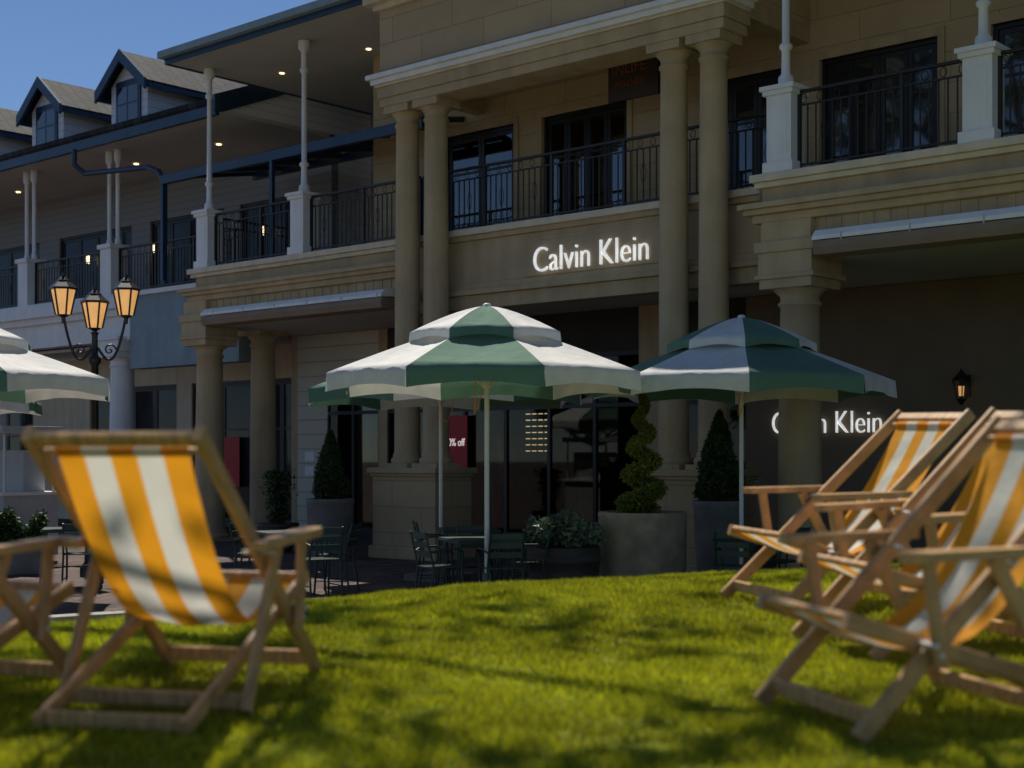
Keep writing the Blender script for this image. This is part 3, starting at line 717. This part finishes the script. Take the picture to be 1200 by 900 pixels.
# ============================================================ UMBRELLAS
def umbrella(x,y,rot,R1=1.75,name='market_umbrella'):
    E=empty(name,(x,y,0),rot)
    mb=MB()
    def tier(r0,z0,r1,z1,val,sag,phase,pw):
        n=8; sub=10; rows=8
        for k in range(n):
            a0=2*math.pi*(k-0.5)/n; a1=2*math.pi*(k+0.5)/n
            m_='canvas_green' if (k+phase)%2==0 else 'canvas_white'
            vs=[];fs=[]
            def P(t,s):
                r=r0+(r1-r0)*t
                x0,y0=math.cos(a0),math.sin(a0); x1,y1=math.cos(a1),math.sin(a1)
                px=(x0*(1-s)+x1*s)*r; py=(y0*(1-s)+y1*s)*r
                pull=1-0.035*math.sin(math.pi*s)*t
                z=z0+(z1-z0)*t**pw-sag*math.sin(math.pi*s)*math.sin(math.pi*min(1,t*0.9+0.05))
                z+=0.03*math.sin(math.pi*s)*max(0,t-0.75)*4
                z+=0.006*math.sin(k*2.1+s*17+t*5)*math.sin(math.pi*t)*math.sin(math.pi*s)
                return (px*pull,py*pull,z)
            for i in range(rows+1):
                for j in range(sub+1): vs.append(P(i/rows,j/sub))
            for i in range(1,4):
                for j in range(sub+1):
                    p=P(1,j/sub); s=j/sub; dr=val*i/3*(1-0.18*math.sin(math.pi*s)); w=1+0.014*math.sin(s*6*math.pi+k)*i/3
                    vs.append((p[0]*w,p[1]*w,p[2]-dr))
            for i in range(rows+3):
                for j in range(sub):
                    a=i*(sub+1)+j; fs.append((a,a+sub+1,a+sub+2,a+1))
            mb.add(vs,fs,m_,True)
    s=R1/1.75
    tier(0.30,3.04,R1,2.52,0.20,0.04,0,1.1)
    tier(0.02,3.27,0.86*s,2.96,0.10,0.02,0,1.4)
    mb.obj('canopy',E)
    mb=MB()
    mb.tube((0,0,0),(0,0,3.25),0.027,'pole_white',seg=14)
    mb.lathe(0,0,[(0.04,3.24),(0.05,3.27),(0.035,3.295),(0.01,3.30)],'pole_white',12)
    mb.box(-0.35,0.35,-0.35,0.35,0.0,0.09,'grey_pot'); mb.lathe(0,0,[(0.06,0.09),(0.045,0.4)],'grey_pot',14)
    for k in range(8):
        a=2*math.pi*(k+0.5)/8; c,sn=math.cos(a),math.sin(a)
        mb.tube((0.05*c,0.05*sn,3.10),(R1*0.99*c,R1*0.99*sn,2.505),0.011,'pole_white',seg=6)
        mb.tube((0.04*c,0.04*sn,2.42),(R1*0.52*c,R1*0.52*sn,2.80),0.010,'pole_white',seg=6)
        mb.tube((0.03*c,0.03*sn,3.20),(0.82*s*c,0.82*s*sn,2.945),0.008,'pole_white',seg=6)
    mb.lathe(0,0,[(0.05,2.38),(0.05,2.46)],'pole_white',12)
    cp=[(0.03,-0.03,2.4),(0.12,-0.1,2.15),(0.2,-0.12,2.1),(0.28,-0.1,2.25),(0.3,-0.1,2.6)]
    for a,b in zip(cp[:-1],cp[1:]): mb.tube(a,b,0.006,'orange_cord',seg=5)
    mb.obj('pole_and_ribs',E)
    return E
ua=lambda deg: R(-90+deg)
umbrella(-0.27,15.3,ua(-3))
umbrella(-0.95,19.0,ua(53),1.9)
umbrella(2.67,16.55,ua(16))
umbrella(-6.4,16.2,ua(106),1.88)
umbrella(-9.2,22.4,ua(10))

# ============================================================ STREET LAMP
E=empty('street_lamp',(-5.75,19.6,0),R(8))
mb=MB()
mb.lathe(0,0,[(0.2,0),(0.2,0.12),(0.14,0.2),(0.12,0.6),(0.15,0.66),(0.08,0.75),(0.055,1.2),(0.05,2.9),(0.085,2.95),(0.085,3.0),(0.045,3.05),(0.04,3.32),(0.06,3.36)],'black_metal',16)
def lantern(cx,cy,z):
    mb.lathe(cx,cy,[(0.02,z-0.12),(0.03,z-0.04),(0.10,z)],'black_metal',6,False)
    mb.lathe(cx,cy,[(0.095,z+0.001),(0.165,z+0.34)],'lamp_glow',6,False)
    for k in range(6):
        a=k*math.pi/3; mb.tube((cx+0.10*math.cos(a),cy+0.10*math.sin(a),z),(cx+0.172*math.cos(a),cy+0.172*math.sin(a),z+0.34),0.014,'black_metal',seg=5)
    mb.lathe(cx,cy,[(0.2,z+0.341),(0.19,z+0.37),(0.10,z+0.45),(0.09,z+0.47),(0.05,z+0.51),(0.02,z+0.53),(0.03,z+0.55),(0.0,z+0.59)],'black_metal',6,False)
for sg in(-1,1):
    pts=[]
    for k in range(13):
        t=k/12; pts.append((sg*(0.04+0.38*t),0,3.15-0.22*math.sin(math.pi*t*0.9)+0.52*t**3))
    for a,b in zip(pts[:-1],pts[1:]): mb.tube(a,b,0.02,'black_metal',seg=6)
    sp=[(sg*(0.2+0.09*(1-k/14)*math.cos(k*0.6)),0,3.12+0.09*(1-k/14)*math.sin(k*0.6)) for k in range(15)]
    for a,b in zip(sp[:-1],sp[1:]): mb.tube(a,b,0.012,'black_metal',seg=5)
    lantern(sg*0.42,0,3.60)
lantern(0,-0.0,3.42)
mb.obj('lamp_body',E)

# ============================================================ PLANTERS
def cone_pts(n,h,r,z0,pw=0.75,lump=0.15):
    P=[]
    for i in range(n):
        t=random.random()**1.3; a=random.random()*2*math.pi
        rr=r*(1-t)**pw*(1+lump*math.sin(a*3+t*9)+lump*random.uniform(-1,1))*(0.7+0.3*random.random()**0.4)
        if t<0.08: rr*=0.6+5*t
        P.append((rr*math.cos(a),rr*math.sin(a),z0+h*t))
    return P
def conifer(x,y,pr,ph,h,r):
    E=empty('potted_conifer',(x,y,0))
    mb=MB(); 
    mb.lathe(0,0,[(pr*0.82,0),(pr*0.95,ph*0.5),(pr,ph-0.08),(pr*1.03,ph-0.06),(pr*1.03,ph),(pr*0.9,ph),(pr*0.88,ph-0.06),(0.02,ph-0.06)],'grey_pot',36)
    mb.obj('pot',E)
    mb=MB(); mb.tube((0,0,ph-0.06),(0,0,ph+h*0.8),0.03,'bark',0.01); mb.lathe(0,0,[(r*0.5,ph+0.06),(r*0.7,ph+0.15),(r*0.45,ph+h*0.5),(0.02,ph+h*0.93)],'dark_core',14); mb.obj('trunk',E)  # dark cone fills the inside of the foliage around the trunk
    o=trimesh('foliage',leaves(cone_pts(9000,h,r,ph),0.035),'conifer_leaf'); o.parent=E
conifer(-2.94,23.0,0.38,0.97,1.1,0.30)
conifer(2.68,18.4,0.33,1.08,1.15,0.33)
E=empty('spiral_topiary_planter',(1.56,17.0,0)); mb=MB()
mb.lathe(0,0,[(0.49,0),(0.52,0.3),(0.53,0.92),(0.535,0.97),(0.52,0.99),(0.43,0.99),(0.42,0.90),(0.02,0.90)],'concrete',40); mb.obj('pot',E)
mb=MB(); mb.tube((0,0,0.9),(0,0,2.35),0.022,'bark',0.012); 
P=[]; turns=4.2; H=1.42
for i in range(16000):
    t=random.random()**1.25; a=t*turns*2*math.pi+0.8
    R0=0.29*(1-t)**0.8+0.015; tube=0.125*(1-t)**0.7+0.028
    d=Vector((random.gauss(0,1),random.gauss(0,1),random.gauss(0,1))).normalized()*tube*(0.75+0.35*random.random())
    P.append(((R0*0.6)*math.cos(a)+d.x,(R0*0.6)*math.sin(a)+d.y,0.97+H*t+d.z*0.75))
for k in range(60):
    t0,t1=k/60,(k+1)/60
    f=lambda t:((0.29*(1-t)**0.8+0.015)*0.6*math.cos(t*turns*2*math.pi+0.8),(0.29*(1-t)**0.8+0.015)*0.6*math.sin(t*turns*2*math.pi+0.8),0.97+H*t)
    mb.tube(f(t0),f(t1),0.085*(1-t0)**0.7+0.012,'conifer_leaf',0.085*(1-t1)**0.7+0.012)
mb.obj('stem',E)
o=trimesh('foliage',leaves(P,0.026),'topiary_leaf'); o.parent=E
E=empty('barrel_planter',(0.60,16.5,0)); mb=MB()
mb.lathe(0,0,[(0.33,0),(0.36,0.03),(0.40,0.18),(0.41,0.2),(0.41,0.24),(0.40,0.25),(0.425,0.42),(0.435,0.43),(0.435,0.48),(0.425,0.49),(0.43,0.60),(0.40,0.62),(0.38,0.56),(0.02,0.56)],'dark_barrel',36); mb.obj('pot',E)
P=[]
for c in range(34):
    a=random.random()*6.28; rr=0.40*random.random()**0.5; cx,cy,cz=rr*math.cos(a),rr*math.sin(a),0.64+0.28*random.random()*(1.2-rr)
    for i in range(150):
        d=Vector((random.gauss(0,1),random.gauss(0,1),random.gauss(0,.8))).normalized()*0.11*random.random()**0.4; P.append((cx+d.x,cy+d.y,cz+d.z))
o=trimesh('foliage',leaves(P,0.045),'sage_leaf'); o.parent=E
E=empty('bowl_planter',(-4.05,24.6,0)); mb=MB()
mb.lathe(0,0,[(0.22,0),(0.3,0.15),(0.36,0.45),(0.37,0.5),(0.33,0.5),(0.02,0.44)],'dark_barrel',30); mb.obj('pot',E)
P=[(random.gauss(0,.06)*(1+z),random.gauss(0,.06)*(1+z),0.5+z*0.9) for z in [random.random() for _ in range(1800)]]
o=trimesh('foliage',leaves(P,0.05),'conifer_leaf'); o.parent=E
E=empty('potted_hedge',(-7.5,19.9,0),R(20)); mb=MB(); mb.box(-0.9,0.9,-0.25,0.25,0,0.4,'grey_pot'); mb.obj('trough',E,bevel=0.01)
P=[]
for i in range(12000):
    x=random.uniform(-.92,.92); P.append((x,random.uniform(-.3,.3),0.4+(0.42+0.12*math.sin(x*7)+0.08*math.sin(x*17))*random.random()**0.7))
o=trimesh('foliage',leaves(P,0.05),'conifer_leaf'); o.parent=E
E=empty('drinks_kiosk',(-8.2,22.6,0),R(-35)); mb=MB()
mb.box(-0.9,0.9,-0.5,0.5,0.1,1.05,'stall_grey'); mb.box(-0.96,0.96,-0.56,0.56,1.05,1.1,'white_paint')
for a in(-0.85,0.85):
    for c in(-0.45,0.45): mb.tube((a,c,1.1),(a,c,2.0),0.02,'pole_white'); mb.lathe(a*0.8,c*0.9,[(0.06,0),(0.06,0.1)],'black_metal',12)
mb.box(-0.95,0.95,-0.55,0.55,2.0,2.12,'stall_grey'); mb.box(-0.7,0.7,0.0,0.4,1.1,1.75,'stall_grey'); mb.box(-0.8,0.8,-0.51,-0.5,0.25,0.9,'grey_blue_wall')
mb.obj('kiosk_body',E,bevel=0.01)

# ============================================================ BISTRO FURNITURE
def bistro_chair(x,y,rz):
    E=empty('bistro_chair',(x,y,0),R(rz)); mb=MB(); g='green_metal'
    for sx in(-1,1):
        mb.tube((sx*0.2,0.2,0),(sx*0.19,0.17,0.45),0.013,g); mb.tube((sx*0.2,-0.24,0),(sx*0.19,-0.17,0.45),0.013,g); mb.tube((sx*0.19,-0.17,0.45),(sx*0.18,-0.27,0.84),0.013,g)
        pts=[(sx*0.19,-0.21,0.62),(sx*0.235,-0.1,0.66),(sx*0.24,0.08,0.66),(sx*0.215,0.17,0.62),(sx*0.19,0.17,0.45)]
        for a,b in zip(pts[:-1],pts[1:]): mb.tube(a,b,0.012,g)
    for i in range(7): mb.box(-0.2,0.2,-0.19+i*0.056,-0.15+i*0.056,0.45,0.462,g)
    mb.tube((-0.19,0.19,0.45),(0.19,0.19,0.45),0.01,g); mb.tube((-0.2,0.2,0.15),(-0.2,-0.21,0.15),0.007,g); mb.tube((0.2,0.2,0.15),(0.2,-0.21,0.15),0.007,g)
    for i in range(3):
        z=0.60+i*0.10; yy=-0.17-0.1*(z-0.45)/0.39; mb.beam((-0.185,yy,z),(0.185,yy,z),(0,0,1),0.065,0.01,g)
    mb.obj('chair_frame',E)
def bistro_table(x,y,rz,s=0.36):
    E=empty('bistro_table',(x,y,0),R(rz)); mb=MB(); g='green_metal'
    mb.box(-s,s,-s,s,0.725,0.74,g); mb.box(-s-0.01,s+0.01,-s-0.01,s+0.01,0.70,0.725,g)
    for a in(-1,1):
        for b in(-1,1): mb.tube((a*(s-0.03),b*(s-0.03),0.7),(a*(s+0.02),b*(s+0.02),0),0.013,g)
    mb.tube((-s,-s,0.25),(s,s,0.25),0.007,g); mb.tube((-s,s,0.25),(s,-s,0.25),0.007,g)
    mb.obj('table_frame',E)
bistro_table(-0.35,15.9,20,0.38); bistro_chair(-0.78,15.45,-60); bistro_chair(-0.12,15.35,15); bistro_chair(0.15,16.2,100); bistro_chair(-0.42,16.6,190); 
bistro_table(-0.55,18.0,10,0.35); bistro_chair(-0.95,17.8,-80); bistro_chair(0.0,18.2,90)
bistro_table(-2.75,17.3,30,0.35); bistro_chair(-2.25,16.6,30); bistro_chair(-2.15,17.3,80); bistro_chair(-3.2,17.6,-90)
bistro_table(2.75,15.9,30,0.35); bistro_chair(2.45,15.5,-20); bistro_chair(3.1,16.3,130)
bistro_chair(-5.3,17.5,10); bistro_table(-5.6,18.1,15,0.35)

# ============================================================ TREES (outside the picture, for shade and reflections)
def tree_meshes(seed,spread,crown_z0,nleaf,sd=.28,kmain=6):
    rnd=random.Random(seed); mb=MB(); tips=[]
    def branch(p,d,L,r,depth):
        steps=4; q=p.copy(); dd=d.copy()
        for i in range(steps):
            dd=(dd+Vector((rnd.uniform(-.15,.15),rnd.uniform(-.15,.15),rnd.uniform(-.03,.1)))).normalized()
            q2=q+dd*L/steps; mb.tube(q,q2,r*(1-i/steps*0.45),'bark',r*(1-(i+1)/steps*0.45),seg=8 if depth<2 else 5); q=q2
            if depth>=3: tips.append(q.copy())
        if depth<4:
            for k in range(3 if depth else kmain):
                a=rnd.uniform(0,6.28) if depth else k*2*math.pi/kmain+rnd.uniform(-.3,.3); el=rnd.uniform(0.15,0.6)
                nd=(Vector((math.cos(a)*math.cos(el),math.sin(a)*math.cos(el),math.sin(el)*0.6))*0.95+dd*(0.45 if depth else 0.15)).normalized()
                branch(q,nd,L*0.62 if depth else spread*0.5,r*0.55,depth+1)
    branch(Vector((0,0,0)),Vector((0,0,1)),crown_z0,0.22,0)
    P=[]
    for i in range(nleaf):
        t=rnd.choice(tips); P.append((t.x+rnd.gauss(0,sd),t.y+rnd.gauss(0,sd),t.z+rnd.gauss(0,sd*.7)))
    return mb,P
def tree(x,y,rz,data,sc=1,name='broadleaf_tree'):
    E=empty(name,(x,y,0),rz); E.scale=(sc,sc,sc)
    for nm,me in data:
        o=bpy.data.objects.new(nm,me); scene.collection.objects.link(o); o.parent=E
mb,P=tree_meshes(5,7.2,7.0,6500,.16,7)
E=empty('broadleaf_tree',(-5.2,11.0,0),R(40)); a=mb.obj('trunk_and_limbs',E); o=trimesh('foliage',leaves(P,0.16),'tree_leaf'); o.parent=E
tree(7.6,10.2,2.6,[('trunk_and_limbs',a.data),('foliage',o.data)])
mb,P=tree_meshes(11,4,3.0,20000)
E=empty('broadleaf_tree',(-22,12,0)); E.scale=(.75,.75,.75); a=mb.obj('trunk_and_limbs',E); o=trimesh('foliage',leaves(P,0.17),'tree_leaf'); o.parent=E
dat=[('trunk_and_limbs',a.data),('foliage',o.data)]
tree(-30,19,1.0,dat,.7); tree(-24,3,2.2,dat,.7); tree(-33,9,4.5,dat,.8)

# ============================================================ LIGHT, SKY, CAMERA
az=math.atan2(-0.28,0.96); el=R(57)
S=Vector((math.sin(az)*math.cos(el),math.cos(az)*math.cos(el),math.sin(el)))
sd=bpy.data.lights.new('sun','SUN'); sd.energy=5.0; sd.angle=R(0.53); sd.color=(1.0,0.94,0.83)
so=bpy.data.objects.new('sun',sd); scene.collection.objects.link(so); so.rotation_mode='QUATERNION'; so.rotation_quaternion=(-S).to_track_quat('-Z','Y'); so.location=(0,0,30)
w=bpy.data.worlds.new('World'); scene.world=w; w.use_nodes=True
nt=w.node_tree; bg=nt.nodes['Background']; sk=nt.nodes.new('ShaderNodeTexSky'); sk.sky_type='NISHITA'; sk.sun_disc=False
sk.sun_elevation=el; sk.sun_rotation=az; sk.air_density=0.75; sk.dust_density=0.0; sk.ozone_density=6.0
nt.links.new(sk.outputs[0],bg.inputs['Color']); bg.inputs['Strength'].default_value=0.085
cam=bpy.data.cameras.new('camera'); co=bpy.data.objects.new('camera',cam); scene.collection.objects.link(co); scene.camera=co
co.location=(0,0,1.65); co.rotation_euler=(R(90),0,0)
cam.lens=50; cam.sensor_width=36; cam.shift_y=85/1200; cam.clip_end=2000; cam.clip_start=0.05
cam.dof.use_dof=True; cam.dof.focus_distance=18; cam.dof.aperture_fstop=1.8
